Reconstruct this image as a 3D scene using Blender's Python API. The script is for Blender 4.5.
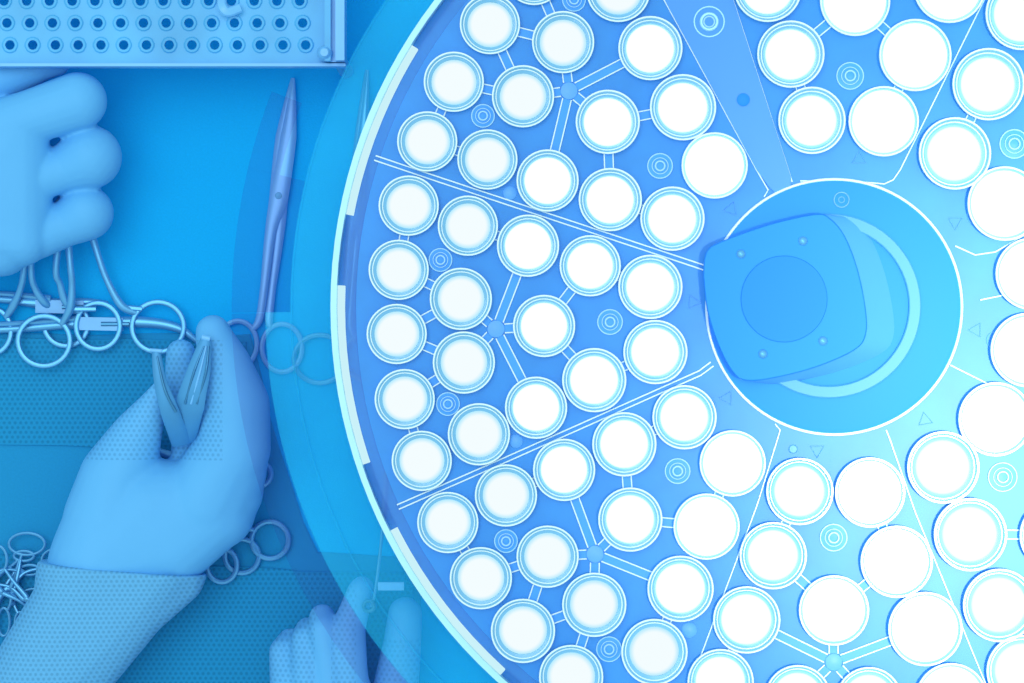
import bpy, bmesh, math, random
from mathutils import Vector
random.seed(7)
for o in list(bpy.data.objects): bpy.data.objects.remove(o)
scene = bpy.context.scene
C = scene.collection

# ------------------------------------------------------------ camera, world, lights, exposure
H = 1.33                 # camera height above the draped table
S = 0.00055              # metres per photo pixel on the table top
cam_d = bpy.data.cameras.new('camera'); cam = bpy.data.objects.new('camera', cam_d); C.objects.link(cam)
cam.location = (0, 0, H); cam_d.sensor_width = 36; cam_d.lens = 36*H/(1024*S); cam_d.clip_start = 0.01
scene.camera = cam
w = bpy.data.worlds.new('world'); scene.world = w; w.use_nodes = True
bg = w.node_tree.nodes['Background']; bg.inputs[0].default_value = (0.72, 0.9, 1.0, 1); bg.inputs[1].default_value = 0.80
def area(name, loc, target, size, power, col=(1, 1, 1), size_y=None):
    d = bpy.data.lights.new(name, 'AREA'); d.energy = power; d.size = size; d.color = col
    if size_y: d.shape = 'RECTANGLE'; d.size_y = size_y
    o = bpy.data.objects.new(name, d); C.objects.link(o); o.location = loc
    o.rotation_euler = (Vector(target)-Vector(loc)).to_track_quat('-Z', 'Y').to_euler(); return o
area('ceiling_light', (-0.40, 0.35, 2.2), (-0.1, 0.0, 0), 1.5, 20)
sp = bpy.data.lights.new('added_spot', 'SPOT'); sp.energy = 290; sp.spot_size = math.radians(17); sp.spot_blend = 1.0  # added spot, brightens the light's right side in place of LED haze
sp.shadow_soft_size = 0.12; sp.color = (0.95, 1, 1)
so = bpy.data.objects.new('added_spot', sp); C.objects.link(so); so.location = (0.55, -0.20, 2.2)
so.rotation_euler = (Vector((0.36, -0.07, 0.1))-so.location).to_track_quat('-Z', 'Y').to_euler()
vs = scene.view_settings; vs.view_transform = 'Standard'; vs.look = 'None'; vs.exposure = 0.0; vs.gamma = 1; vs.use_curve_mapping = False

# ------------------------------------------------------------ helpers
def P(px, py, z=0.0):
    k = S*(H-z)/H
    return Vector(((px-512)*k, -(py-341.5)*k, z))
def px(n, z=0.0): return n*S*(H-z)/H

def link(name, me, mat, parent=None, loc=None, smooth=True):
    o = bpy.data.objects.new(name, me); C.objects.link(o)
    if mat is not None and not me.materials: me.materials.append(mat)
    if smooth:
        for p in me.polygons: p.use_smooth = True
    if parent: o.parent = parent
    if loc is not None: o.location = loc
    return o
class MB:
    """collects vertices and faces in world coordinates"""
    def __init__(s): s.v = []; s.f = []
    def add(s, vs_, fs):
        n = len(s.v); s.v += [Vector(a) for a in vs_]; s.f += [[i+n for i in f] for f in fs]; return s
    def prism(s, pts, z0, z1, top=None):
        n = len(pts); top = top or pts
        vs_ = [(p[0], p[1], z0) for p in pts]+[(p[0], p[1], z1) for p in top]
        fs = [[i, (i+1) % n, n+(i+1) % n, n+i] for i in range(n)]+[list(range(n))[::-1], list(range(n, 2*n))]
        return s.add(vs_, fs)
    def box(s, a, b): return s.prism([(a[0], a[1]), (b[0], a[1]), (b[0], b[1]), (a[0], b[1])], a[2], b[2])
    def lathe(s, prof, n=32, c=(0, 0, 0)):
        m = len(prof); vs_ = []; fs = []
        for i in range(n):
            a = 2*math.pi*i/n
            for r, z in prof: vs_.append((c[0]+r*math.cos(a), c[1]+r*math.sin(a), c[2]+z))
        for i in range(n):
            for j in range(m-1): fs.append([i*m+j, ((i+1) % n)*m+j, ((i+1) % n)*m+j+1, i*m+j+1])
        return s.add(vs_, fs)
    def torus(s, R, r, n=32, m=6, c=(0, 0, 0)):
        return s.lathe([(R+r*math.cos(-2*math.pi*j/m), r*math.sin(-2*math.pi*j/m)) for j in range(m+1)], n, c)
    def arc(s, r0, r1, a0, a1, z0, z1, c, n=None):
        n = n or max(4, int(abs(a1-a0)/2.5)); full = abs(a1-a0) > 359.9; vs_ = []; fs = []
        for i in range(n if full else n+1):
            a = math.radians(a0+(a1-a0)*i/n); ca, sa = math.cos(a), math.sin(a)
            for r, z in ((r0, z0), (r1, z0), (r1, z1), (r0, z1)): vs_.append((c[0]+r*ca, c[1]+r*sa, z))
        N = n
        for i in range(N):
            b = i*4; d = ((i+1) % n if full else i+1)*4
            for j in range(4): fs.append([b+j, b+(j+1) % 4, d+(j+1) % 4, d+j][::-1])
        if not full: fs += [[0, 1, 2, 3], [N*4+3, N*4+2, N*4+1, N*4]]
        return s.add(vs_, fs)
    def tube(s, pts, rw, rh=None, m=8, closed=False, cap=True):
        n = len(pts); rh = rh or rw
        rw = rw if isinstance(rw, list) else [rw]*n; rh = rh if isinstance(rh, list) else [rh]*n
        pts = [Vector(p) for p in pts]; vs_ = []; fs = []
        for i, p in enumerate(pts):
            a = pts[(i-1) % n] if closed or i > 0 else p; b = pts[(i+1) % n] if closed or i < n-1 else p
            t = (b-a).normalized(); sd = t.cross(Vector((0, 0, 1)))
            sd = sd.normalized() if sd.length > 1e-4 else Vector((1, 0, 0)); up = sd.cross(t)
            for j in range(m):
                q = 2*math.pi*j/m; vs_.append(p+sd*rw[i]*math.cos(q)+up*rh[i]*math.sin(q))
        for i in range(n if closed else n-1):
            d = (i+1) % n
            for j in range(m): fs.append([i*m+j, i*m+(j+1) % m, d*m+(j+1) % m, d*m+j])
        if cap and not closed: fs += [list(range(m))[::-1], [(n-1)*m+j for j in range(m)]]
        return s.add(vs_, fs)
    def build(s, name, mat, parent=None, smooth=True, loc=None):
        """vertices are moved so the object's origin sits on its parent's (or at loc)"""
        base = Vector((0, 0, 0))
        if parent: base = base_of(parent)
        if loc is not None: base = Vector(loc)
        me = bpy.data.meshes.new(name); me.from_pydata([v-base for v in s.v], [], s.f); me.update()
        bm = bmesh.new(); bm.from_mesh(me); bmesh.ops.recalc_face_normals(bm, faces=bm.faces); bm.to_mesh(me); bm.free()
        o = link(name, me, mat, parent, None, smooth)
        if loc is not None and not parent: o.location = loc
        if smooth:
            try: me.set_sharp_from_angle(angle=math.radians(40))
            except Exception: pass
        return o
def base_of(o):
    b = Vector(o.location)
    while o.parent: o = o.parent; b = b+Vector(o.location)
    return b
def tag(o, label, cat, group=None, kind=None):
    if kind: o['kind'] = kind
    if label: o['label'] = label
    if cat: o['category'] = cat
    if group: o['group'] = group
    return o
def thing(name, label, cat, loc, group=None):
    o = bpy.data.objects.new(name, None); C.objects.link(o); o.location = loc; o.empty_display_size = 0.02
    return tag(o, label, cat, group)
def spline(pts, n=6, vals=None):
    pts = [Vector(p) for p in pts]; out = []; vo = []
    for i in range(len(pts)-1):
        p0 = pts[max(i-1, 0)]; p1 = pts[i]; p2 = pts[i+1]; p3 = pts[min(i+2, len(pts)-1)]
        for k in range(n):
            t = k/n
            out.append(0.5*((2*p1)+(p2-p0)*t+(2*p0-5*p1+4*p2-p3)*t*t+(3*p1-p0-3*p2+p3)*t**3))
            if vals: vo.append(vals[i]*(1-t)+vals[i+1]*t)
    out.append(pts[-1])
    if vals: vo.append(vals[-1]); return out, vo
    return out

# ------------------------------------------------------------ materials
def nt(name):
    m = bpy.data.materials.new(name); m.use_nodes = True; t = m.node_tree
    for n in list(t.nodes):
        if n.type != 'OUTPUT_MATERIAL': t.nodes.remove(n)
    return m, t, [n for n in t.nodes if n.type == 'OUTPUT_MATERIAL'][0]
def mix_col(t, fac, a, b):
    n = t.nodes.new('ShaderNodeMix'); n.data_type = 'RGBA'
    for sck, v in ((n.inputs[0], fac), (n.inputs[6], a), (n.inputs[7], b)):
        if hasattr(v, 'is_linked') or isinstance(v, bpy.types.NodeSocket): t.links.new(v, sck)
        elif isinstance(v, (tuple, list)): sck.default_value = (*v[:3], 1)
        else: sck.default_value = v
    return n.outputs[2]
def math_n(t, op, a, b=None, c=None):
    n = t.nodes.new('ShaderNodeMath'); n.operation = op
    for i, v in enumerate((a, b, c)):
        if v is None: continue
        if isinstance(v, bpy.types.NodeSocket): t.links.new(v, n.inputs[i])
        else: n.inputs[i].default_value = v
    return n.outputs[0]
def coords(t):
    n = t.nodes.new('ShaderNodeTexCoord'); s = t.nodes.new('ShaderNodeSeparateXYZ'); t.links.new(n.outputs['Object'], s.inputs[0])
    return n.outputs['Object'], s.outputs[0], s.outputs[1]
def noise(t, co, scale, detail=3):
    n = t.nodes.new('ShaderNodeTexNoise'); n.inputs['Scale'].default_value = scale; n.inputs['Detail'].default_value = detail
    t.links.new(co, n.inputs['Vector']); return n.outputs['Fac']
def hexdots(t, x, y, p, r):
    """1 inside dots of a hexagonal grid with pitch p"""
    ds = []
    for off in (0.0, 0.5):
        fx = math_n(t, 'SUBTRACT', math_n(t, 'FRACT', math_n(t, 'ADD', math_n(t, 'DIVIDE', x, p), off)), 0.5)
        fy = math_n(t, 'SUBTRACT', math_n(t, 'FRACT', math_n(t, 'ADD', math_n(t, 'DIVIDE', y, p*1.732), off)), 0.5)
        fy = math_n(t, 'MULTIPLY', fy, 1.732)
        ds.append(math_n(t, 'ADD', math_n(t, 'MULTIPLY', fx, fx), math_n(t, 'MULTIPLY', fy, fy)))
    d = math_n(t, 'SQRT', math_n(t, 'MINIMUM', ds[0], ds[1]))
    mr = t.nodes.new('ShaderNodeMapRange'); t.links.new(d, mr.inputs[0])
    mr.inputs[1].default_value = r*0.6; mr.inputs[2].default_value = r*1.25; mr.inputs[3].default_value = 1; mr.inputs[4].default_value = 0
    return mr.outputs[0]
def bump(t, h, strength=0.2, dist=0.001):
    n = t.nodes.new('ShaderNodeBump'); n.inputs['Strength'].default_value = strength; n.inputs['Distance'].default_value = dist
    t.links.new(h, n.inputs['Height']); return n.outputs[0]
def principled(t, out, col, rough=0.5, metal=0.0, normal=None, spec=0.3):
    b = t.nodes.new('ShaderNodeBsdfPrincipled')
    if isinstance(col, bpy.types.NodeSocket): t.links.new(col, b.inputs['Base Color'])
    else: b.inputs['Base Color'].default_value = (*col, 1)
    b.inputs['Roughness'].default_value = rough; b.inputs['Metallic'].default_value = metal
    b.inputs['Specular IOR Level'].default_value = spec
    if normal: t.links.new(normal, b.inputs['Normal'])
    if out: t.links.new(b.outputs[0], out.inputs[0])
    return b
def cloth(name, col, dots=None, dark=0.75, p=0.0033):
    m, t, out = nt(name); co, x, y = coords(t)
    f = noise(t, co, 900, 2); big = noise(t, co, 9, 2)
    c = mix_col(t, f, [v*0.9 for v in col], [min(1, v*1.1) for v in col])
    c = mix_col(t, math_n(t, 'MULTIPLY', big, 0.25), c, [v*0.82 for v in col])
    h = f
    if dots:
        d = hexdots(t, x, y, p, 0.3)
        c = mix_col(t, math_n(t, 'MULTIPLY', d, dots), c, [v*dark for v in col])
        h = math_n(t, 'SUBTRACT', f, math_n(t, 'MULTIPLY', d, 1.0))
    principled(t, out, c, 0.85, 0, bump(t, h, 0.25, 0.0004), 0.1)
    return m
def plain(name, col, rough=0.45, metal=0.0, spec=0.3, var=0.08, scale=60):
    m, t, out = nt(name); co, x, y = coords(t); f = noise(t, co, scale)
    c = mix_col(t, f, [v*(1-var) for v in col], [min(1, v*(1+var)) for v in col])
    principled(t, out, c, rough, metal, None, spec); return m
def clear(name, tint, col, opacity, rough=0.15, spec=0.3, var=0.1):
    """tinted see-through plastic with a share of body colour"""
    m, t, out = nt(name); co, x, y = coords(t); f = noise(t, co, 45)
    c = mix_col(t, f, [v*(1-var) for v in col], [min(1, v*(1+var)) for v in col])
    b = principled(t, None, c, rough, 0, None, spec)
    tr = t.nodes.new('ShaderNodeBsdfTransparent'); tr.inputs[0].default_value = (*tint, 1)
    mx = t.nodes.new('ShaderNodeMixShader'); mx.inputs[0].default_value = opacity
    t.links.new(tr.outputs[0], mx.inputs[1]); t.links.new(b.outputs[0], mx.inputs[2]); t.links.new(mx.outputs[0], out.inputs[0])
    return m
def emit(name, col, strength, radial=None):
    m, t, out = nt(name); e = t.nodes.new('ShaderNodeEmission'); e.inputs[1].default_value = strength
    if radial:
        co, x, y = coords(t)
        d = math_n(t, 'SQRT', math_n(t, 'ADD', math_n(t, 'MULTIPLY', x, x), math_n(t, 'MULTIPLY', y, y)))
        mr = t.nodes.new('ShaderNodeMapRange'); t.links.new(d, mr.inputs[0]); mr.interpolation_type = 'SMOOTHSTEP'
        mr.inputs[1].default_value = radial*0.72; mr.inputs[2].default_value = radial
        t.links.new(mix_col(t, mr.outputs[0], col, (0.42, 0.82, 1.0)), e.inputs[0])
    else: e.inputs[0].default_value = (*col, 1)
    t.links.new(e.outputs[0], out.inputs[0]); return m

M = {}
M['drape'] = cloth('drape_blue', (0.006, 0.47, 0.94))
M['sheet'] = cloth('sheet_blue', (0.016, 0.30, 0.60))
M['dotted'] = cloth('dotted_blue', (0.016, 0.30, 0.59), dots=0.65, dark=0.62, p=0.003)
M['sleeve'] = cloth('sleeve_dotted', (0.125, 0.46, 0.78), dots=0.7, dark=0.66, p=0.0028)
M['steel'] = plain('steel', (0.12, 0.45, 0.76), 0.38, 0.6)
M['dark_steel'] = plain('dark_steel', (0.06, 0.26, 0.46), 0.4, 0.6)
M['blade'] = plain('blade_steel', (0.17, 0.50, 0.86), 0.45, 0.35)
M['floor'] = plain('floor_vinyl', (0.1, 0.3, 0.45), 0.5)
M['tray'] = plain('tray_plastic', (0.085, 0.45, 0.86), 0.35, 0, 0.3, 0.3, 26)
M['tray_rim'] = plain('tray_rim', (0.17, 0.54, 0.92), 0.3)
M['panel'] = clear('lamp_panel', (0.55, 0.8, 1.0), (0.046, 0.35, 0.90), 0.82, 0.35, 0.25, 0.14)
M['white'] = plain('lens_rim', (0.72, 0.96, 1.0), 0.25, 0, 0.4, 0.05)  # near-white colour stands in for light caught on the lens rims
M['cup'] = clear('lens_cup', (0.8, 0.95, 1), (0.26, 0.68, 1.0), 0.75, 0.15, 0.5)
M['led'] = emit('led_face', (0.90, 0.98, 1.0), 1.0, 0.0120)
M['led_mid'] = emit('led_face_mid', (1.0, 1.0, 1.0), 1.25, 0.0130)
M['led_full'] = emit('led_face_full', (1.0, 1.0, 1.0), 1.8, 0.0152)
M['screw'] = plain('screw_ring', (0.36, 0.72, 1.0), 0.3)
M['web'] = plain('strut_web', (0.05, 0.36, 0.92), 0.4)
M['tweezer'] = plain('tweezer_steel', (0.07, 0.34, 0.64), 0.5, 0.25)
M['strip'] = emit('light_strip', (0.62, 0.93, 1.0), 0.95)
M['halo'] = clear('halo_acrylic', (0.97, 1.0, 1.0), (0.02, 0.60, 1.0), 0.20, 0.35, 0.1)
M['band'] = clear('smoked_band', (0.97, 0.90, 0.95), (0.05, 0.30, 0.70), 0.03, 0.3, 0.1)
M['gasket'] = clear('gasket', (0.9, 0.93, 1.0), (0.10, 0.36, 0.85), 0.45, 0.3, 0.2)
M['rim'] = plain('rim_plastic', (0.42, 0.86, 1.0), 0.25, 0, 0.4)
M['hub'] = plain('hub_plastic', (0.035, 0.30, 0.95), 0.5, 0, 0.12, 0.04, 8)
M['block'] = plain('block_plastic', (0.032, 0.29, 0.92), 0.5, 0, 0.08, 0.04, 8)
M['block_side'] = plain('block_side', (0.085, 0.38, 1.0), 0.4, 0, 0.2, 0.04, 8)
M['window'] = plain('window_plastic', (0.026, 0.255, 0.88), 0.5, 0, 0.08, 0.04, 8)
M['spoke'] = plain('spoke_plastic', (0.085, 0.34, 0.92), 0.4, 0, 0.2, 0.05, 12)
M['faint'] = plain('moulded_mark', (0.13, 0.44, 0.95), 0.4)
M['pedestal'] = plain('pedestal_grey', (0.1, 0.3, 0.6), 0.5)

# ------------------------------------------------------------ setting: floor, draped table
tag(MB().box((-2.5, -2.5, -0.92), (2.5, 2.5, -0.9)).build('floor', M['floor'], None, False), None, None, None, 'structure')
tb = thing('instrument_table', 'wide instrument table under a bright blue surgical drape', 'table', (0, 0, -0.9))
MB().box((-0.62, -0.5, -0.03), (0.72, 0.5, -0.002)).build('tabletop', M['pedestal'], tb, False)
for sx in (-0.57, 0.67):
    for sy in (-0.45, 0.45):
        MB().box((sx-0.02, sy-0.02, -0.9), (sx+0.02, sy+0.02, -0.03)).build('leg', M['pedestal'], tb, False)
def slab(pts_px, z0, z1, name, mat, label, cat, wav=0.0, group=None):
    """a folded sheet: outline in table pixels, with a slightly wavy rounded edge"""
    pts = []
    n = len(pts_px)
    for i in range(n):
        a = Vector(pts_px[i]); b = Vector(pts_px[(i+1) % n]); k = max(2, int((b-a).length/14))
        for j in range(k):
            q = a.lerp(b, j/k); nn = Vector((-(b-a).y, (b-a).x)).normalized()
            q = q+nn*wav*math.sin(q.x*0.045+q.y*0.03+i)
            pts.append(P(q.x, q.y))
    cx = sum(p.x for p in pts)/len(pts); cy = sum(p.y for p in pts)/len(pts)
    inner = [Vector((p.x+(cx-p.x)*0.004, p.y+(cy-p.y)*0.004)) for p in pts]
    mb = MB(); mb.prism(pts, z0, z0+(z1-z0)*0.6)
    k = len(pts); mb2 = MB()
    vs_ = [(p.x, p.y, z0) for p in pts]+[(p.x, p.y, z0+(z1-z0)*0.6) for p in pts]+[(p.x, p.y, z1) for p in inner]
    fs = []
    for l in range(2):
        for i in range(k): fs.append([l*k+i, l*k+(i+1) % k, (l+1)*k+(i+1) % k, (l+1)*k+i])
    fs += [list(range(k))[::-1], list(range(2*k, 3*k))]
    mb2.add(vs_, fs)
    o = mb2.build(name, mat, None, False, loc=(cx, cy, z0))
    return tag(o, label, cat, group)
o = MB().box((-0.66, -0.54, -0.002), (0.76, 0.54, 0.0))
for (a, b) in (((-0.66, -0.54), (0.76, -0.538)), ((-0.66, 0.538), (0.76, 0.54)), ((-0.66, -0.54), (-0.658, 0.54)), ((0.758, -0.54), (0.76, 0.54))):
    o.box((a[0], a[1], -0.35), (b[0], b[1], -0.002))
dr = o.build('surgical_drape', M['drape'], None, False)
tag(dr, 'plain bright blue drape spread over the whole instrument table', 'drape')
slab([(-500, 333), (250, 334), (272, 420), (286, 470), (304, 520), (318, 553), (420, 556), (425, 1150), (-500, 1150)], 0.0, 0.0012, 'folded_towel', M['sheet'],
     'smooth darker blue towel under the two dotted sheets', 'towel', 1.0)
slab([(-420, 338), (120, 339), (246, 342), (250, 452), (140, 449), (-420, 428)], 0.0012, 0.0024, 'dotted_sheet', M['dotted'],
     'dotted blue sheet strip beneath the hand holding tweezers', 'sheet', 0.8)
slab([(-420, 545), (60, 556), (300, 570), (414, 573), (418, 1100), (-420, 1100)], 0.0012, 0.0024, 'dotted_sheet', M['dotted'],
     'wide dotted blue sheet under the sleeved forearm', 'sheet', 0.8)

# ------------------------------------------------------------ surgical light (stands on its pedestal, face up)
ZL = 0.10; LC = (834, 307); K = S*(H-ZL)/H
lc = P(LC[0], LC[1], 0)*0
lc = P(LC[0], LC[1], ZL); lc.z = 0
lamp = thing('surgical_light', 'large round surgical light with many lit white LED lenses', 'surgical light', lc)
def L(x, y, z=ZL): q = P(x, y, ZL); return Vector((q.x, q.y, z))
cz = (lc.x, lc.y)
MB().lathe([(0, 0), (0.05, 0), (0.05, 0.006), (0.03, 0.012), (0.025, 0.06), (0.045, 0.091), (0, 0.091)], 40, (lc.x, lc.y, 0)).build('pedestal', M['pedestal'], lamp)
panel = MB().lathe([(0, 0.091), (478*K, 0.091), (478*K, ZL), (0, ZL)], 128, (lc.x, lc.y, 0)).build('face_panel', M['panel'], lamp)
MB().arc(478*K, 489*K, 0, 360, 0.093, 0.0995, cz, 144).build('gasket_ring', M['gasket'], lamp)
MB().arc(497*K, 503*K, 0, 360, 0.092, 0.104, cz, 144).build('rim_ring', M['rim'], lamp)
MB().arc(489*K, 497*K, 0, 360, 0.092, 0.0945, cz, 144).build('strip_channel', M['gasket'], lamp)
for k in range(12):
    a = 148.2+29.3*k
    MB().arc(489.6*K, 496.4*K, a, a+21, 0.0945, 0.101, cz).build('light_strip', M['strip'], lamp)
MB().arc(503*K, 543*K, 0, 360, 0.090, 0.093, cz, 144).build('halo_ring', M['halo'], lamp)
MB().arc(543*K, 545*K, 0, 360, 0.090, 0.0945, cz, 144).build('halo_ridge', M['halo'], lamp)
MB().arc(545*K, 571*K, 180.5, 420, 0.088, 0.090, cz, 144).build('halo_flange', M['halo'], lamp)
MB().arc(573*K, 605*K, 158.9, 166.5, 0.086, 0.089, cz).build('smoked_band', M['band'], lamp)
MB().arc(546*K, 605*K, 166.5, 180.5, 0.086, 0.089, cz).build('smoked_band', M['band'], lamp)
MB().arc(571*K, 605*K, 180.6, 420, 0.086, 0.089, cz).build('smoked_band', M['band'], lamp)

mods = [(490, 25, 30), (563, 43, 31), (454, 82.5, 30), (523, 97, 31), (427.5, 142, 30), (487.5, 160, 30), (534, -24, 30), (607.5, 122.5, 32),
 (650, 49, 32), (618, -9, 32), (682.5, 108, 33), (714, 166, 33), (790, 55, 33.5), (767, -11, 34), (811, 121, 33.5), (854, 2, 35), (914, 56, 36),
 (882.5, 122, 35), (948, -12, 36), (987, 85, 36), (953.5, 154, 36), (1020, 15, 36), (610, 200, 31.5), (672, 219, 32), (590, 266, 30.5),
 (650, 287, 32), (655, 352, 32), (409, 206, 30), (468, 226, 30), (528, 246, 31), (399, 270, 30), (461, 299, 31), (544, 326, 31), (397, 334, 30),
 (547.5, 181, 31), (405, 399, 30), (464, 362.5, 31), (536, 407.5, 31), (479, 434, 31), (422, 460.5, 30), (594, 380, 32), (506, 495, 31),
 (564, 469.5, 31), (448, 522, 30.5), (481, 577.5, 31), (547.5, 556, 31), (523, 630, 32), (594, 604, 32), (571, 676, 32), (684, 417, 32),
 (624, 444, 32), (732, 463, 33), (799, 491, 33.5), (630, 519, 32), (706, 526, 33), (869, 492, 35), (942, 467, 36), (994, 419, 37), (1026, 350, 37),
 (680, 588, 33), (772.5, 555, 33.5), (746, 619, 33.5), (654, 651, 33), (720, 681, 33), (797, 697, 33), (833, 609.5, 35), (895.5, 561, 36),
 (924, 628, 37), (969, 534, 36.5), (998, 604.5, 36.5), (950, 698, 36), (1021, 670, 36), (868, 699, 33), (1003, 204, 37), (1030, 274, 36), (1054, 535, 36)]
vis = list(mods)
for deg in (180, 135, -135, 90, -90, 45, -45):          # the rest of the disc repeats the same sectors
    for (x, y, r) in vis:
        a = math.radians(deg); dx, dy = x-LC[0], y-LC[1]
        qx, qy = LC[0]+dx*math.cos(a)-dy*math.sin(a), LC[1]+dx*math.sin(a)+dy*math.cos(a)
        if (-40 < qx < 1064 and -40 < qy < 723): continue
        rr = math.hypot(qx-LC[0], qy-LC[1])
        if rr > 443 or any(math.hypot(qx-m[0], qy-m[1]) < r+m[2]-1 for m in mods): continue
        mods.append((qx, qy, r))
u = K
def mesh_of(mb, name, mat):
    me = bpy.data.meshes.new(name); me.from_pydata(mb.v, [], mb.f); me.update()
    bm = bmesh.new(); bm.from_mesh(me); bmesh.ops.recalc_face_normals(bm, faces=bm.faces); bm.to_mesh(me); bm.free()
    me.materials.append(mat)
    for p in me.polygons: p.use_smooth = True
    me.set_sharp_from_angle(angle=math.radians(40)); return me
cup_me = mesh_of(MB().lathe([(22.0*u, 0.0), (29.5*u, 0.0), (29.5*u, 7*u), (28.2*u, 7*u), (26.5*u, 4*u), (22.5*u, 3*u), (22.5*u, 0)], 48), 'led_module', M['cup'])
ring1 = mesh_of(MB().torus(29.3*u, 0.85*u, 48, 6, (0, 0, 7*u)), 'outer_rim', M['white'])
ring2 = mesh_of(MB().torus(26.2*u, 0.6*u, 48, 6, (0, 0, 4.4*u)), 'inner_rim', M['white'])
disc = mesh_of(MB().lathe([(0.01*u, 6.5*u), (8*u, 6.2*u), (15*u, 5.2*u), (19.5*u, 3.8*u), (22.2*u, 2*u), (22.6*u, 0.2*u)], 40), 'lit_lens', M['led'])
disc_mid = mesh_of(MB().lathe([(0.01*u, 6.5*u), (8*u, 6.2*u), (15*u, 5.2*u), (20.5*u, 3.8*u), (23.6*u, 2*u), (24*u, 0.2*u)], 40), 'lit_lens', M['led_mid'])
disc_full = mesh_of(MB().lathe([(0.01*u, 7.6*u), (10*u, 7.4*u), (20*u, 6.6*u), (25*u, 5.6*u), (28*u, 4*u), (28.3*u, 0.2*u)], 40), 'lit_lens', M['led_full'])  # disc widened towards the rim to imitate overexposed LED glare
full_on = [(714,166),(914,56),(882,122),(948,-12),(895,561),(924,628),(732,463),(706,526),(950,698),(1003,204),(1030,274),(1026,350),(869,492),(994,419),(833,609),(854,2)]
for (x, y, r) in mods:
    q = L(x, y)-Vector((lc.x, lc.y, 0)); sc = r/30
    m_ = link('led_module', cup_me, None, lamp, q, False); m_.scale = (sc, sc, sc)
    for nm, me in (('outer_rim', ring1), ('inner_rim', ring2), ('lit_lens', disc_full if x > 1060 or any(math.hypot(x-f[0], y-f[1]) < 8 for f in full_on) else (disc_mid if math.hypot(x-LC[0], y-LC[1]) < 345 or x > 700 else disc))): link(nm, me, None, m_, None, False)

def find(x, y):
    b = min(vis, key=lambda m: math.hypot(m[0]-x, m[1]-y)); return b
def rails(a, b, name, gap=4.4, rad=0.75, h=0.0007):
    a = Vector(a); b = Vector(b); d = (b-a).normalized(); n = Vector((-d.y, d.x)); mb = MB()
    for sgn in (-1, 1):
        mb.tube([L(*(a+n*sgn*gap), ZL+h), L(*(b+n*sgn*gap), ZL+h)], rad*u, rad*u, 6)
    q = [L(*(a+n*gap)), L(*(b+n*gap)), L(*(b-n*gap)), L(*(a-n*gap))]
    o = mb.build(name, M['white'], lamp)
    w_ = MB().prism(q, ZL, ZL+0.0004).build('strut_web', M['web'], None, False, loc=base_of(lamp)); w_.parent = o; w_.location = (0, 0, 0)
    return o
def strut(p, q):
    a = find(*p); b = find(*q); va, vb = Vector(a[:2]), Vector(b[:2]); d = (vb-va).normalized()
    rails(va+d*(a[2]-1), vb-d*(b[2]-1), 'strut')
for p, q in [((490, 25), (563, 43)), ((490, 25), (523, 97)), ((454, 82), (523, 97)), ((454, 82), (427, 142)), ((563, 43), (534, -24)),
  ((607, 123), (682, 108)), ((682, 108), (714, 166)), ((607, 123), (610, 200)), ((399, 270), (461, 299)), ((397, 334), (461, 299)),
  ((397, 334), (464, 362)), ((399, 270), (409, 206)), ((405, 399), (464, 362)), ((405, 399), (422, 460)), ((468, 226), (528, 246)),
  ((590, 266), (544, 326)), ((544, 326), (594, 380)), ((590, 266), (650, 287)), ((594, 380), (655, 352)), ((506, 495), (564, 469)),
  ((624, 444), (630, 519)), ((624, 444), (684, 417)), ((547, 556), (523, 630)), ((481, 577), (547, 556)), ((523, 630), (594, 604)),
  ((594, 604), (571, 676)), ((481, 577), (448, 522)), ((630, 519), (706, 526)), ((680, 588), (654, 651)), ((732, 463), (706, 526)),
  ((772, 555), (799, 491)), ((772, 555), (833, 609)), ((833, 609), (895, 561)), ((895, 561), (869, 492)), ((746, 619), (720, 681)),
  ((790, 55), (854, 2)), ((854, 2), (914, 56)), ((914, 56), (882, 122)), ((790, 55), (811, 121)), ((953, 154), (987, 85)),
  ((942, 467), (969, 534)), ((998, 604), (1021, 670)), ((969, 534), (1054, 535)), ((610, 200), (672, 219)), ((428, 142), (487, 160))]:
    strut(p, q)
for node, ends in [((569, 91), [(563, 43), (523, 97), (607, 123), (650, 49), (547, 181)]), ((496, 329), [(461, 299), (464, 362), (544, 326), (528, 246), (536, 407)]),
  ((595, 554), [(547, 556), (630, 519), (594, 604), (680, 588), (564, 469)]), ((833.5, 662), [(833, 609), (746, 619), (924, 628), (797, 697), (868, 699)])]:
    MB().lathe([(0.001*u, 0.0014), (5*u, 0.0013), (8.5*u, 0.0009), (9*u, 0)], 20, L(*node)).build('strut_node', M['faint'], lamp)
    for e in ends:
        b = find(*e); vb = Vector(b[:2]); va = Vector(node); d = (vb-va).normalized()
        rails(va+d*8.5, vb-d*(b[2]-1), 'strut')
def screw(x, y, r, mat='white'):
    mb = MB().torus(r*u*0.95, 0.7*u, 28, 6, L(x, y, ZL+0.0005)).torus(r*u*0.62, 0.5*u, 24, 6, L(x, y, ZL+0.001)).torus(r*u*0.36, 0.9*u, 20, 6, L(x, y, ZL+0.0012))
    o = mb.build('screw', M['screw'], lamp)
    s_ = MB().lathe([(0.001*u, 0.0008), (r*u*0.9, 0.0005), (r*u*0.9, 0)], 24, L(x, y)).build('screw_seat', M['web'], None, True, loc=base_of(lamp)); s_.parent = o; s_.location = (0, 0, 0)
for s_ in [(574, 0, 12), (483, 116, 12), (850, 76, 14), (1014, 144, 15), (709, 22, 15), (660, 166, 13), (610, 322, 13), (440.5, 260, 12), (448, 404, 12),
           (506, 541, 12), (677.5, 471, 13), (1002.5, 477, 15), (609, 649, 13), (833.5, 537.5, 14)]: screw(*s_)
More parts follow.
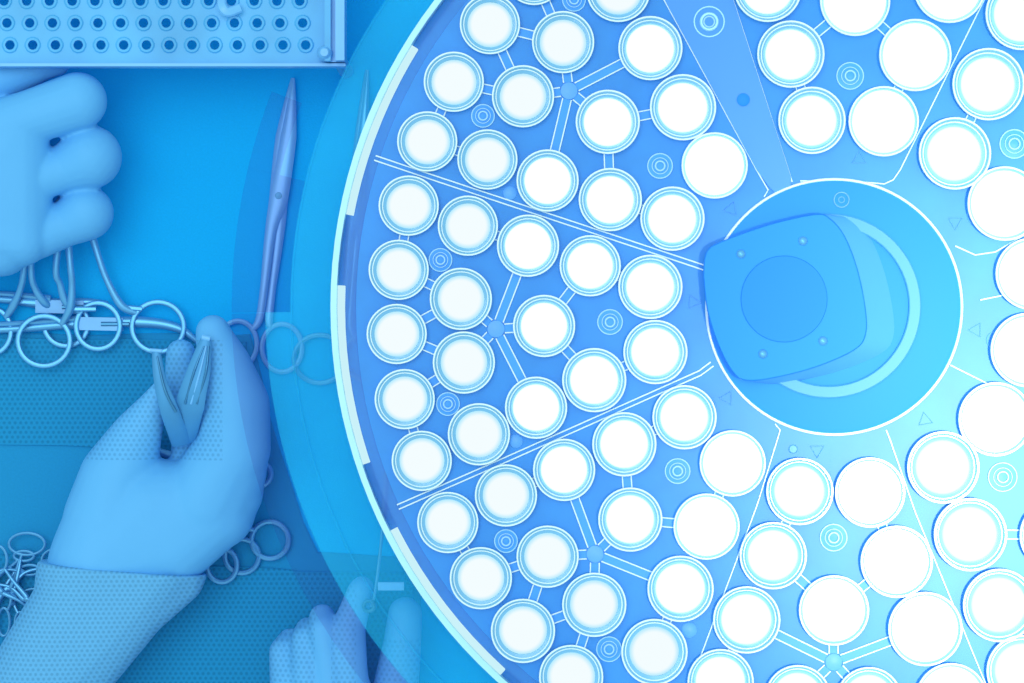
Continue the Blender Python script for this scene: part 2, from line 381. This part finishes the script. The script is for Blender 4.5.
for (x, y, r) in [(510, 193, 7), (516, 441, 7), (689, 630, 8), (793, 449, 4.5)]:
    MB().lathe([(0.001*u, 0.0010), (r*0.8*u, 0.0009), (r*u, 0.0003), (r*u, 0)], 20, L(x, y)).build('plug', M['faint'], lamp)
def seam(pts, off=2.4, rad=0.8):
    pts = [Vector(p) for p in pts]; mb = MB()
    for sgn in ((-1, 1) if off else (0,)):
        path = []
        for i, p in enumerate(pts):
            d = (pts[min(i+1, len(pts)-1)]-pts[max(i-1, 0)]).normalized(); path.append(L(*(p+Vector((-d.y, d.x))*off*sgn), ZL+0.0005))
        mb.tube(path, rad*u, rad*u, 6)
    mb.build('sector_seam', M['white'], lamp)
seam([(375, 158), (440, 180), (705, 268)]); seam([(398, 507), (505, 460), (700, 373), (712, 364)])
seam([(688, 690), (757, 505), (778, 437), (780, 430), (775, 424)], 0.0, 0.75); seam([(988, 690), (915, 512), (890, 440), (886, 430)], 0.0, 0.75)
seam([(1030, -92), (984, 0), (900, 170), (893, 180), (884, 184), (850, 181), (800, 181)], 0.0, 0.75); seam([(1120, 205), (1024, 235), (995, 252), (975, 255), (955, 246)], 0.0, 0.8)
seam([(1280, 240), (1200, 255), (980, 300)], 0.0, 0.8); seam([(1250, 520), (1120, 450), (950, 365)], 0.0, 0.8)
# spoke cover that runs from the hub to the rim
sq = [(614, -105), (680, -135), (733, 0), (791, 178), (790, 188), (783, 193), (775, 193), (768, 186), (757, 171), (667, 5)]
MB().prism([L(*p) for p in sq], ZL, ZL+0.0012).build('spoke_cover', M['spoke'], lamp, False)
seam([(614, -105), (664, 0), (757, 171), (768, 190), (764, 197)], 0.0, 0.75); seam([(680, -135), (733, 0), (792, 182)], 0.0, 0.8)
MB().lathe([(0.001*u, 0.0009), (5*u, 0.0009), (6.5*u, 0.0004), (6.5*u, 0)], 20, L(743, 100, ZL+0.0012)).build('plug', M['block'], lamp)
mb = MB().torus(15*u, 0.8*u, 28, 6, L(709, 22, ZL+0.0014)).torus(8*u, 1.4*u, 24, 6, L(709, 22, ZL+0.0016)); mb.build('screw', M['rim'], lamp)
# moulded triangle marks beside a round emblem
for (x, y, a) in [(731, 209, 20), (693, 302, 95), (727, 398, 150), (817, 450, 180), (925, 420, 230), (859, 159, 0), (955, 222, 300), (976, 330, 270)]:
    pts = [L(x+8*math.sin(math.radians(a+120*k)), y-8*math.cos(math.radians(a+120*k)), ZL+0.0003) for k in range(3)]
    MB().tube(pts, 0.55*u, 0.5*u, 5, closed=True).build('triangle_mark', M['faint'], lamp)
    d = Vector((x-LC[0], y-LC[1])).normalized()*20; n = Vector((-d.y, d.x))*0.35
    MB().torus(8*u, 0.5*u, 20, 5, L(x+d.x+n.x, y+d.y+n.y, ZL+0.0003)).torus(3*u, 0.5*u, 12, 5, L(x+d.x+n.x, y+d.y+n.y, ZL+0.0003)).build('round_emblem', M['faint'], lamp)
# hub with its leaning camera block
hub = MB().lathe([(0.001, 0.0018), (122*u, 0.0018), (127*u, 0.0010), (127*u, -0.004)], 96, L(*LC)).build('hub', M['hub'], lamp)
def sub(mb, name, mat, parent, smooth=True):
    o = mb.build(name, mat, None, smooth, loc=base_of(lamp)); o.parent = parent; o.location = (0, 0, 0); return o
sub(MB().torus(127.5*u, 1.5*u, 96, 6, L(*LC, ZL+0.001)), 'hub_rim', M['white'], hub)
sub(MB().lathe([(80*u, 0.0018), (80*u, 0.003), (81*u, 0.0036), (91*u, 0.0036), (92*u, 0.003), (92*u, 0.0018)], 72, L(828, 306)), 'hub_collar', M['block_side'], hub)
sub(MB().torus(7.5*u, 0.7*u, 20, 6, L(841, 200, ZL+0.002)).torus(3*u, 0.7*u, 12, 5, L(841, 200, ZL+0.002)), 'hub_screw', M['faint'], hub)
front = [(703, 275), (706, 252), (722, 241), (770, 224), (815, 214), (830, 218), (845, 236), (858, 270), (866, 310), (866, 335), (855, 350), (820, 366), (780, 377), (748, 381), (733, 373), (718, 345), (707, 310)]
fr = [Vector(q) for q in spline([Vector((*p, 0)) for p in front+front[:1]], 4)[:-1]]
ZB = ZL+0.012
def LB(x, y, z): return P(x, y, z)
basep = [LB(p.x+24+0.04*(p.x-790), p.y+3, ZL+0.0018) for p in fr]; topp = [LB(p.x, p.y, ZB) for p in fr]
n = len(fr); ctr = Vector((786, 300, 0))
vs_ = basep+[LB(p.x, p.y, ZB-0.002) for p in fr]
blk = sub(MB().add(vs_, [[i, (i+1) % n, n+(i+1) % n, n+i] for i in range(n)]), 'camera_block', M['block_side'], hub)
t2 = [LB(*(ctr+(p-ctr)*0.985).to_2d(), ZB) for p in fr]
hub2 = MB().add([LB(p.x, p.y, ZB-0.002) for p in fr]+t2, [[i, (i+1) % n, n+(i+1) % n, n+i] for i in range(n)]+[list(range(n, 2*n))])
sub(hub2, 'camera_face', M['block'], hub)
def LZ(x, y, z): return P(x, y, z)
sub(MB().lathe([(0.0001, 0.0006), (42.3*u, 0.0006), (43*u, 0.0001), (43*u, -0.001)], 48, LZ(784, 299, ZB)), 'camera_window', M['window'], hub)
for (x, y) in [(741, 254), (803, 241), (763, 354), (823, 341)]:
    sub(MB().lathe([(0.0001, 0.0014), (2.5*u, 0.0012), (4.5*u, 0.0004), (4.8*u, 0)], 16, LZ(x, y, ZB)), 'face_screw', M['steel'], hub)

# ------------------------------------------------------------ perforated tray
ZT = 0.062
tl = P(120, -60, 0)
tray = thing('perforated_tray', 'pale blue perforated sterilizing tray on short feet above the gloved fist', 'tray', tl)
def T(x, y, z=ZT): return P(x, y, z)
mb = MB()
def hole_cell(x0, x1, y0, y1, cx, cy, r):
    bp = []
    for k in range(16):
        a = 2*math.pi*(k+0.5)/16-math.pi/4; c_, s_ = math.cos(a), math.sin(a); q = 1/max(abs(c_), abs(s_))
        bp.append(((x0+x1)/2+c_*q*(x1-x0)/2, (y0+y1)/2+s_*q*(y1-y0)/2))
    # snap to the four corners
    for tx, ty in ((x0, y0), (x1, y0), (x1, y1), (x0, y1)):
        i = min(range(16), key=lambda j: (bp[j][0]-tx)**2+(bp[j][1]-ty)**2); bp[i] = (tx, ty)
    ang = [math.atan2(b[1]-(y0+y1)/2, b[0]-(x0+x1)/2) for b in bp]
    vs_ = [T(*b) for b in bp]+[T(cx+(r+3.6)*math.cos(a), cy+(r+3.6)*math.sin(a)) for a in ang]+[T(cx+(r+2.0)*math.cos(a), cy+(r+2.2)*math.sin(a), ZT+0.0009) for a in ang]+[T(cx+r*math.cos(a), cy+r*math.sin(a), ZT+0.0007) for a in ang]+[T(cx+r*0.9*math.cos(a), cy+r*0.9*math.sin(a), ZT-0.003) for a in ang]
    fs = []
    for l in range(4):
        for k in range(16): fs.append([l*16+k, l*16+(k+1) % 16, (l+1)*16+(k+1) % 16, (l+1)*16+k])
    mb.add(vs_, fs)
pw, ph = 22.75, 22.0
for j in range(8):
    y1 = 56-ph*j; y0 = y1-ph
    for i in range(-5, 14):
        x0 = 7-11.4+pw*i; x1 = x0+pw
        hole_cell(x0, x1, y0, y1, (x0+x1)/2+3-j*3 if j < 3 else (x0+x1)/2, (y0+y1)/2, 4.9)
xr = 7-11.4+pw*14; xl = 7-11.4-pw*5; yt = 56-ph*8
mb.add([T(xr, 56), T(326, 56), T(326, yt), T(xr, yt)], [[0, 1, 2, 3]]); mb.add([T(xl, 64.5), T(326, 64.5), T(326, 56), T(xr, 56), T(xl, 56)], [[0, 1, 2, 3, 4]])
mb.build('tray_floor', M['tray'], tray, False)
def tbox(x0, x1, y0, y1, z0, z1, name, mat='tray_rim'):
    MB().prism([T(x0, y1), T(x1, y1), T(x1, y0), T(x0, y0)], z0, z1).build(name, M[mat], tray, False)
tbox(xl, 346, 64, 67.0, 0.056, 0.0655, 'front_lip')
tbox(xl, 346, yt-6, yt, 0.056, 0.0655, 'back_lip'); tbox(xl-5, xl, yt, 63, 0.056, 0.0655, 'side_lip')
tbox(326, 332, yt, 63, 0.056, 0.072, 'side_rail', 'tray'); tbox(332, 337, yt, 63, 0.056, 0.067, 'side_groove'); tbox(337, 346, yt, 63, 0.056, 0.074, 'side_rail')
MB().lathe([(0.0001, 0.012), (4*K, 0.012), (8*K, 0.009), (8*K, -0.004)], 20, T(326, 55)).build('corner_cap', M['tray_rim'], tray)
for (x, y) in ((338, 58), (338, yt+8), (xl+4, yt+8)):
    MB().lathe([(0.0001, 0), (0.004, 0), (0.0035, 0.058), (0.0001, 0.058)], 14, P(x, y, ZT)-Vector((0, 0, ZT))).build('foot', M['tray'], tray)
# loose clip standing on the tray
MB().tube(spline([T(222, -4, 0.064), T(222, 6, 0.068), T(228, 12, 0.068), T(240, 8, 0.066)], 5), 5*K, 3*K, 8).build('drain_plug', M['tray_rim'], tray)

# ------------------------------------------------------------ hinged instruments
def forceps(name, label, cat, tip, pivot, rings, z=(0.004, 0.004, 0.003), width=6.0, group=None, split=1.6, mat='steel', ringr=2.7, blade_w=None, ratchet=True, tipw=1.2, closed=0):
    """tip / pivot in pixels; rings (cx, cy, rx, ry); z at tip, pivot, rings"""
    zt, zp, zr = z; pv = P(*pivot, zp); base = Vector((pv.x, pv.y, 0))
    t = thing(name, label, cat, base, group); tip = Vector(tip); pv2 = Vector(pivot); bw = blade_w or width*0.7
    ax = (pv2-tip).normalized(); nn = Vector((-ax.y, ax.x)); mids = []
    for i, (cx, cy, rx, ry) in enumerate(rings):
        c = Vector((cx, cy)); sgn = 1 if (c-pv2).dot(nn) > 0 else -1
        if len(rings) == 2:
            other = Vector(rings[1-i][:2]); sgn = 1 if (c-other).dot(nn) > 0 else -1
        fork = pv2+ax*closed if closed else pv2
        d = (fork-c).normalized(); ang = math.atan2(d.y/ry, d.x/rx)
        att = Vector((cx+rx*math.cos(ang), cy+ry*math.sin(ang)))
        dz = 0.0011*sgn; k = S
        # straight shank that flares out near the ring
        end = att; sh = pv2+nn*sgn*split+(end-pv2)*0.12; m1 = pv2.lerp(end, 0.62)-nn*sgn*abs((end-pv2).dot(nn))*0.28
        mids.append(m1)
        pts = [P(*(tip-nn*sgn*0.6), zt+dz*0.3), P(*(tip.lerp(pv2, 0.5)-nn*sgn*bw*0.35), (zt+zp)/2+dz), P(*(pv2), zp+dz), P(*sh, zp+dz+(zr-zp)*0.1), P(*m1, zp+(zr-zp)*0.6+dz), P(*end, zr)]
        path, rw = spline(pts, 6, [tipw*k, bw*k, width*k, width*0.75*k, width*0.48*k, ringr*1.1*k])
        if closed:
            f2 = fork+nn*sgn*split
            pts = [P(*(tip-nn*sgn*0.6), zt+dz*0.3), P(*(tip.lerp(pv2, 0.5)-nn*sgn*bw*0.3), (zt+zp)/2+dz), P(*pv2, zp+dz), P(*(pv2+ax*closed*0.3+nn*sgn*split), zp+dz),
                   P(*(pv2+ax*closed*0.75+nn*sgn*split), zp+dz), P(*(f2.lerp(end, 0.15)), (zp+zr)/2), P(*end, zr)]
            path, rw = spline(pts, 6, [tipw*k, bw*k, width*k, width*0.6*k, width*0.42*k, width*0.42*k, ringr*1.1*k])
        rh = [min(r, 0.0018) for r in rw]
        a = MB().tube(path, rw, rh, 10).build('arm', M[mat], t)
        loop = [P(cx+rx*math.cos(q), cy+ry*math.sin(q), zr) for q in [2*math.pi*j/28 for j in range(28)]]
        rg = MB().tube(loop, ringr*k, ringr*k*1.1, 8, closed=True).build('finger_ring', M[mat], None, True, loc=base); rg.parent = a; rg.location = (0, 0, 0)
    MB().lathe([(0.0001, 0.0032), (width*0.35*S, 0.003), (width*0.45*S, 0.0022), (width*0.45*S, -0.001)], 16, P(*pivot, zp)).build('pivot_screw', M['dark_steel'], t)
    if len(rings) == 2 and ratchet:
        a, b = mids[0], mids[1]; zz = zp+(zr-zp)*0.6
        MB().tube([P(*a.lerp(b, 0.02), zz), P(*a.lerp(b, 0.5), zz+0.001), P(*a.lerp(b, 0.98), zz)], 2.2*S, 1.6*S, 6).build('ratchet', M[mat], t)
    return t
forceps('surgical_scissors', 'long straight surgical scissors pointing at the tray corner, blades closed', 'scissors', (293, 78), (279, 196),
        [(238, 344, 19, 23), (282, 348, 20, 24)], (0.003, 0.004, 0.003), 9.5, blade_w=8.0, mat='blade', split=4.0, closed=122, ringr=2.6, ratchet=False)
forceps('surgical_scissors', 'slim scissors lying partly under the rim of the round light', 'scissors', (367, 70), (356, 205),
        [(320, 359, 26, 24), (370, 357, 26, 24)], (0.003, 0.004, 0.003), 8, blade_w=5.5, split=3.0, closed=120, ringr=2.6, ratchet=False)
def held_clamp(label, pivot, tip, arms, zp=0.020):
    """a clamp whose shanks follow given paths: arm = (shank pixels from the pivot down, ring, stub)"""
    b = P(*pivot, 0); t = thing('artery_clamp', label, 'clamp', b)
    for n_, (shank, (cx, cy, rx, ry), zr, stub) in enumerate(arms):
        pts = [P(*tip, zp), P(*pivot, zp+0.001*n_)]; ws = [1.5*S, 5*S]; m = len(shank)
        for q, p in enumerate(shank): pts.append(P(*p, zp+(zr-zp)*(q+1)/m)); ws.append((3.4 if q < m-2 else 4.2 if q == m-2 else 3.2)*S)
        path, rw = spline(pts, 6, ws)
        a = MB().tube(path, rw, [min(r, 0.0016) for r in rw], 10).build('arm', M['steel'], t)
        loop = [P(cx+rx*math.cos(q), cy+ry*math.sin(q), zr) for q in [2*math.pi*k/32 for k in range(32)]]
        rg = MB().tube(loop, 2.7*S, 2.3*S, 8, closed=True).build('finger_ring', M['steel'], None, True, loc=b); rg.parent = a; rg.location = (0, 0, 0)
        if stub:
            st = MB().tube([P(*stub[0], zr+0.001), P(*stub[1], zr+0.001)], 2.6*S, 1.8*S, 6).build('ratchet', M['steel'], None, True, loc=b); st.parent = a; st.location = (0, 0, 0)
    MB().lathe([(0.0001, 0.003), (2.5*S, 0.0028), (3*S, 0.002), (3*S, -0.001)], 14, P(*pivot, zp)).build('pivot_screw', M['dark_steel'], t)
held_clamp('artery clamp in the gloved fist with its ring farthest from the tweezers', (30, 190), (22, 100),
    [([(24, 268), (20, 290), (13, 306), (6, 317)], (-9, 331, 20, 23), 0.006, None), ([(31, 268), (35, 288), (44, 302), (52, 308)], (66, 324, 22, 22), 0.005, ((20, 302), (42, 303)))], 0.018)
held_clamp('artery clamp under the gloved fist with the ring hanging lowest over the dotted sheet', (64, 190), (64, 100),
    [([(70, 262), (72, 285), (70, 308), (62, 324)], (44, 341, 26, 25), 0.011, ((72, 309), (96, 309))), ([(56, 266), (60, 284), (66, 302), (80, 312)], (98, 326, 22, 23), 0.009, None)], 0.022)
held_clamp('artery clamp held by the gloved fist, single wide ring nearest the tweezers', (80, 195), (58, 110),
    [([(97, 252), (107, 280), (121, 305), (136, 313)], (158, 327, 26, 25), 0.008, ((122, 307), (142, 309)))], 0.016)
# needle holders lying across
def lying(label, pts, ws, z, jaw):
    b = P(*pts[0]); t = thing('needle_holder', label, 'needle holder', (P(*pts[2]).x, P(*pts[2]).y, 0))
    path, rw = spline([P(*p, z) for p in pts], 8, [q*S for q in ws])
    MB().tube(path, rw, [min(r, 0.0024) for r in rw], 10).build('shaft', M['steel'], t)
    path, rw = spline([P(p[0]+1, p[1]-5.5, z+0.0022) for p in pts[:3]], 6, [q*S*0.6 for q in ws[:3]])
    MB().tube(path, rw, rw, 8).build('upper_shank', M['steel'], t)
    x, y = jaw
    MB().prism([P(x-24, y+7), P(x+24, y+8), P(x+24, y-5), P(x-24, y-6)], z-0.001, z+0.003).build('box_lock', M['tray_rim'], t, False)
    MB().tube([P(x, y+1, z+0.0032), P(x+28, y+1, z+0.003)], 2.2*S, 0.0006, 6).build('jaw_slot', M['dark_steel'], t)
lying('needle holder lying across the dotted sheet edge, curved jaw ending at the tweezers', [(-60, 331), (10, 329), (75, 324), (140, 322), (178, 328), (199, 343)], [4, 4, 5, 5.5, 4.5, 2], 0.0055, (101, 323))
lying('needle holder lying straight along the towel edge beneath the clamps', [(-60, 299), (0, 299), (50, 304), (85, 302), (108, 303)], [4, 4, 6, 4, 2], 0.0045, (62, 306))
# clamp pair under the palm, single ring beside it
forceps('artery_clamp', 'artery clamp with two rings showing beyond the heel of the tweezer hand', 'clamp', (120, 420), (170, 478), [(270, 540, 18.5, 18.5), (242, 556, 17, 17)], (0.006, 0.006, 0.005), 6)
forceps('artery_clamp', 'artery clamp mostly hidden, one ring edge showing at the sleeve end', 'clamp', (110, 450), (150, 500), [(222, 565, 15, 17)], (0.009, 0.009, 0.008), 5)
forceps('artery_clamp', 'artery clamp hidden under the palm, ring peeking out at the knuckle side', 'clamp', (130, 440), (180, 458), [(259, 474, 12, 12)], (0.009, 0.009, 0.008), 5)
# heap at the left edge
for (tip, pv, rg, lab) in [((-25, 640), (5, 590), [(27, 544, 18, 11), (60, 560, 18, 12)], 'small clamp in the left heap with a flat oval ring on top'),
    ((60, 640), (28, 600), [(-2, 560, 9, 14), (-14, 580, 9, 12)], 'small clamp in the heap with shanks slanting towards the sleeve'),
    ((-40, 560), (0, 590), [(34, 596, 12, 7), (36, 612, 12, 7)], 'small clamp in the heap lying nearly level'),
    ((20, 560), (14, 590), [(4, 622, 6, 14), (20, 624, 5, 12)], 'small clamp in the heap with narrow upright rings'),
    ((-30, 600), (-5, 575), [(30, 570, 10, 5), (24, 556, 10, 5)], 'small clamp in the heap, its rings under the oval one')]:
    i_ = len(lab) % 4
    forceps('artery_clamp', lab, 'clamp', tip, pv, rg, (0.006+0.002*i_, 0.006+0.002*i_, 0.005+0.002*i_), 3.6, None, 1.0, ringr=1.5)
# probe held by the lower hand
t = thing('dissecting_probe', 'slim probe standing out of the lower gloved hand under the light rim', 'probe', (P(377, 560).x, P(377, 560).y, 0))
path, rw = spline([P(388, 428, 0.05), P(385, 500, 0.05), P(381, 545, 0.05), P(375, 592, 0.045), P(370, 606, 0.042)], 6, [0.6*S, 3.2*S, 1.5*S, 1.5*S, 2*S])
MB().tube(path, rw, rw, 8).build('shaft', M['steel'], t)
MB().torus(5*S, 2*S, 18, 8, P(369, 606, 0.05)).build('eyelet', M['dark_steel'], t)
MB().prism([P(378, 590, 0.045), P(404, 590, 0.045), P(404, 582, 0.045), P(378, 582, 0.045)], 0.0445, 0.047).build('crossbar', M['blade'], t, False)
# the tweezers in the big hand
tw = thing('tweezers', 'open grooved steel tweezers gripped in the gloved hand', 'tweezers', (P(182, 450).x, P(182, 450).y, 0))
ztw = 0.066
def prong(pts, ws, rh, name, mat, parent=tw, z=ztw):
    path, rw = spline([P(p[0], p[1], p[2] if len(p) > 2 else z) for p in pts], 6, [q*S for q in ws])
    o = MB().tube(path, rw, [rh]*len(rw), 10).build(name, M[mat], None if parent is not tw else tw, True, **({} if parent is tw else {'loc': base_of(tw)}))
    if parent is not tw: o.parent = parent; o.location = (0, 0, 0)
    return o
a = prong([(156, 350), (160, 380), (170, 412, 0.062), (182, 444, 0.044)], [4, 6, 9, 10], 0.0014, 'prong', 'tweezer')
prong([(157, 356, ztw+0.0013), (165, 390, ztw+0.0013), (176, 412, ztw-0.0018)], [1, 1.4, 1.4], 0.0007, 'groove', 'dark_steel', a)
prong([(150, 350, ztw+0.001), (162, 351, ztw+0.001)], [1.8, 1.8], 0.001, 'tip', 'tray_rim', a)
b = prong([(206, 339), (199, 370), (190, 405, 0.062), (186, 440, 0.044)], [5, 11, 14, 9], 0.0014, 'prong', 'tweezer')
for dx in (-5, 1, 7):
    prong([(206+dx*0.4, 346, ztw+0.0013), (199+dx, 372, ztw+0.0013), (190+dx, 404, ztw-0.0022)], [0.8, 1.3, 1.2], 0.0008, 'groove', 'dark_steel' if dx != 1 else 'tray_rim', b)
prong([(202, 337, ztw+0.001), (210, 339, ztw+0.001)], [2.4, 2.4], 0.001, 'tip', 'tray_rim', b)

# ------------------------------------------------------------ gloved hands
def glove_mat(name, zones, base, p=0.0029):
    """glove latex; zones = (x0, x1, y0, y1) in local metres where the grip dots are pressed in"""
    m, t, out = nt(name); co, x, y = coords(t); f = noise(t, co, 30)
    c = mix_col(t, f, (0.105, 0.45, 0.82), (0.125, 0.50, 0.88)); h = noise(t, co, 260, 2)
    tot = None
    for (x0, x1, y0, y1) in zones:
        mk = math_n(t, 'MULTIPLY', math_n(t, 'MULTIPLY', math_n(t, 'GREATER_THAN', x, x0), math_n(t, 'LESS_THAN', x, x1)),
                    math_n(t, 'MULTIPLY', math_n(t, 'GREATER_THAN', y, y0), math_n(t, 'LESS_THAN', y, y1)))
        tot = mk if tot is None else math_n(t, 'MAXIMUM', tot, mk)
    if tot is not None:
        d = math_n(t, 'MULTIPLY', hexdots(t, x, y, p, 0.3), tot)
        c = mix_col(t, math_n(t, 'MULTIPLY', d, 0.5), c, (0.06, 0.27, 0.52))
    principled(t, out, c, 0.6, 0, bump(t, h, 0.12, 0.0006), 0.2); return m
def hulls(name, groups, mat, parent, voxel=0.0016, smooth=8, cut=None):
    """each group = spheres (px, py, z, radius in px) wrapped by one convex hull; all fused into one skin"""
    base = base_of(parent); bm = bmesh.new()
    for g in groups:
        tmp = bmesh.new()
        for (x, y, z, r) in g:
            q = P(x, y, z)-base
            bmesh.ops.create_icosphere(tmp, subdivisions=3, radius=r*S, matrix=__import__('mathutils').Matrix.Translation(q))
        res = bmesh.ops.convex_hull(tmp, input=tmp.verts)
        kill = [v for v in tmp.verts if not v.link_faces or not any(f for f in v.link_faces)]
        gi = [e for e in res['geom_interior'] if isinstance(e, bmesh.types.BMVert)]
        bmesh.ops.delete(tmp, geom=list(set(gi+kill)), context='VERTS')
        # rebuild only the hull
        vs2 = [v.co.copy() for v in tmp.verts]; h2 = bmesh.new()
        for v in vs2: h2.verts.new(v)
        bmesh.ops.convex_hull(h2, input=h2.verts)
        if cut:
            ca = P(*cut[0])-base; cb = P(*cut[1])-base; dd = cb-ca; nrm = Vector((-dd.y, dd.x, 0)).normalized()
            bmesh.ops.bisect_plane(h2, geom=h2.verts[:]+h2.edges[:]+h2.faces[:], plane_co=Vector((ca.x, ca.y, 0)), plane_no=nrm, clear_outer=True)
            keep = [v.co.copy() for v in h2.verts]; h2.free(); h2 = bmesh.new()
            for v in keep: h2.verts.new(v)
            if len(keep) > 3: bmesh.ops.convex_hull(h2, input=h2.verts)
        for v in [v for v in h2.verts if not v.link_faces]: h2.verts.remove(v)
        me2 = bpy.data.meshes.new('t'); h2.to_mesh(me2); bm.from_mesh(me2); bpy.data.meshes.remove(me2); h2.free(); tmp.free()
    me = bpy.data.meshes.new(name); bm.to_mesh(me); bm.free()
    o = link(name, me, mat, parent)
    r = o.modifiers.new('fuse', 'REMESH'); r.mode = 'VOXEL'; r.voxel_size = voxel; r.use_smooth_shade = True
    s_ = o.modifiers.new('soften', 'SMOOTH'); s_.factor = 0.5; s_.iterations = smooth
    return o
def chain(pts):
    return [[pts[i], pts[i+1]] for i in range(len(pts)-1)]
# fist at the top left
fb = P(40, 170); fist = thing('gloved_hand', 'pale gloved fist coming from the side, closed around the clamps under the tray', 'hand', (fb.x, fb.y, 0))
zf = 0.036
g = []
g += chain([(-70, 112, 0.036, 34), (0, 78, 0.042, 24), (44, 68, 0.043, 12), (60, 66, 0.042, 9)])       # thumb side
g += chain([(-20, 140, 0.051, 34), (30, 117, 0.056, 26), (78, 101, 0.054, 28), (77, 102, 0.036, 24)])    # index
g += chain([(-20, 180, 0.046, 36), (40, 176, 0.047, 23), (66, 168, 0.045, 23), (90, 157, 0.044, 31), (84, 160, 0.032, 28)])    # middle
g += chain([(-20, 240, 0.040, 40), (40, 232, 0.039, 25), (66, 224, 0.038, 22), (86, 213, 0.038, 27), (78, 214, 0.030, 26)])    # ring
g += chain([(-60, 242, 0.032, 34), (0, 240, 0.032, 30), (40, 232, 0.030, 20)])                          # little, folded under
g += [[(-130, 140, 0.040, 50), (-130, 205, 0.040, 46), (-40, 125, 0.046, 32), (-40, 235, 0.040, 40), (-4, 140, 0.046, 28), (0, 242, 0.040, 34), (2, 190, 0.046, 28)]]
g += [[(-40, 135, 0.050, 34), (-40, 230, 0.046, 36), (20, 124, 0.0555, 26), (28, 178, 0.0485, 24), (20, 236, 0.043, 30)]]   # back of the hand
hulls('glove', g, glove_mat('glove_fist', [], fist), fist, 0.0011, 5)
# the big hand with the tweezers
hb = P(150, 500); hand = thing('gloved_hand', 'gloved hand with a dotted sleeve holding the open tweezers', 'hand', (hb.x, hb.y, 0))
g = []
g += chain([(110, 520, 0.034, 46), (118, 478, 0.037, 38), (136, 436, 0.043, 25), (151, 408, 0.047, 15), (160, 388, 0.050, 8)])   # thumb
g += chain([(205, 500, 0.036, 44), (234, 448, 0.042, 36), (236, 405, 0.045, 33), (226, 366, 0.048, 25), (215, 340, 0.050, 19), (213, 332, 0.050, 17)])  # index
g += chain([(200, 500, 0.024, 34), (192, 425, 0.024, 18), (181, 372, 0.032, 16), (181, 354, 0.034, 15)])    # middle, behind the tweezers
g += chain([(225, 490, 0.034, 38), (242, 430, 0.036, 26), (246, 415, 0.030, 20), (240, 430, 0.020, 18)])      # ring, folded
g += chain([(215, 510, 0.034, 40), (238, 472, 0.030, 28), (243, 452, 0.026, 22), (234, 475, 0.018, 20)])      # little, folded
g += [[(110, 520, 0.034, 44), (150, 505, 0.034, 46), (190, 500, 0.036, 38), (210, 512, 0.035, 40), (98, 560, 0.034, 48), (170, 545, 0.034, 42), (220, 515, 0.032, 30)]]
g += [[(228, 470, 0.038, 38), (210, 512, 0.035, 40), (234, 448, 0.040, 34), (222, 515, 0.034, 30)]]
g += chain([(98, 560, 0.034, 48), (80, 610, 0.034, 42)])+[[(98, 560, 0.034, 46), (170, 550, 0.034, 36), (84, 620, 0.034, 40), (130, 600, 0.034, 36)]]   # wrist
y0, y1 = P(0, 455).y-hb.y, P(0, 340).y-hb.y
hulls('glove', g, glove_mat('glove_hand', [(-1, P(236, 0).x-hb.x, y0, y1)], hand), hand, 0.0014, 12)
g = [[(92, 540, 0.036, 50), (80, 604, 0.036, 46), (172, 540, 0.036, 44), (178, 578, 0.034, 26), (128, 600, 0.036, 42)],
     [(80, 604, 0.036, 46), (128, 600, 0.036, 42), (108, 626, 0.036, 30), (30, 700, 0.036, 52), (46, 690, 0.036, 48)],
     [(30, 700, 0.036, 52), (46, 690, 0.036, 48), (-50, 840, 0.040, 64), (20, 830, 0.040, 64)]]
hulls('sleeve', g, M['sleeve'], hand, 0.0014, 3, cut=((20, 551), (220, 569)))
# the hand reaching in from below, under the rim of the light
lb = P(330, 660); low = thing('gloved_hand', 'gloved hand with dotted fingertips reaching under the smoked rim of the light', 'hand', (lb.x, lb.y, 0))
g = []
g += chain([(310, 760, 0.034, 40), (290, 680, 0.034, 20), (284, 652, 0.030, 15), (290, 640, 0.022, 12)])
g += chain([(325, 760, 0.036, 40), (308, 670, 0.040, 18), (306, 640, 0.036, 15), (308, 630, 0.026, 13)])
g += chain([(340, 760, 0.036, 40), (330, 670, 0.042, 18), (324, 630, 0.042, 15), (322, 617, 0.034, 13)])
g += chain([(355, 760, 0.036, 40), (350, 680, 0.042, 18), (348, 630, 0.042, 17), (360, 592, 0.040, 13), (362, 588, 0.038, 12)])
g += chain([(360, 790, 0.034, 40), (394, 700, 0.030, 24), (402, 645, 0.030, 19), (405, 614, 0.030, 17)])
g += [[(320, 760, 0.034, 46), (360, 760, 0.034, 46), (320, 860, 0.034, 60), (370, 860, 0.034, 60)]]
y1 = P(0, 578).y-lb.y
hulls('glove', g, glove_mat('glove_low', [(-1, P(322, 0).x-lb.x, -1, y1), (P(338, 0).x-lb.x, P(362, 0).x-lb.x, -1, y1), (P(376, 0).x-lb.x, 1, -1, P(0, 630).y-lb.y)], low), low, 0.0013, 10)
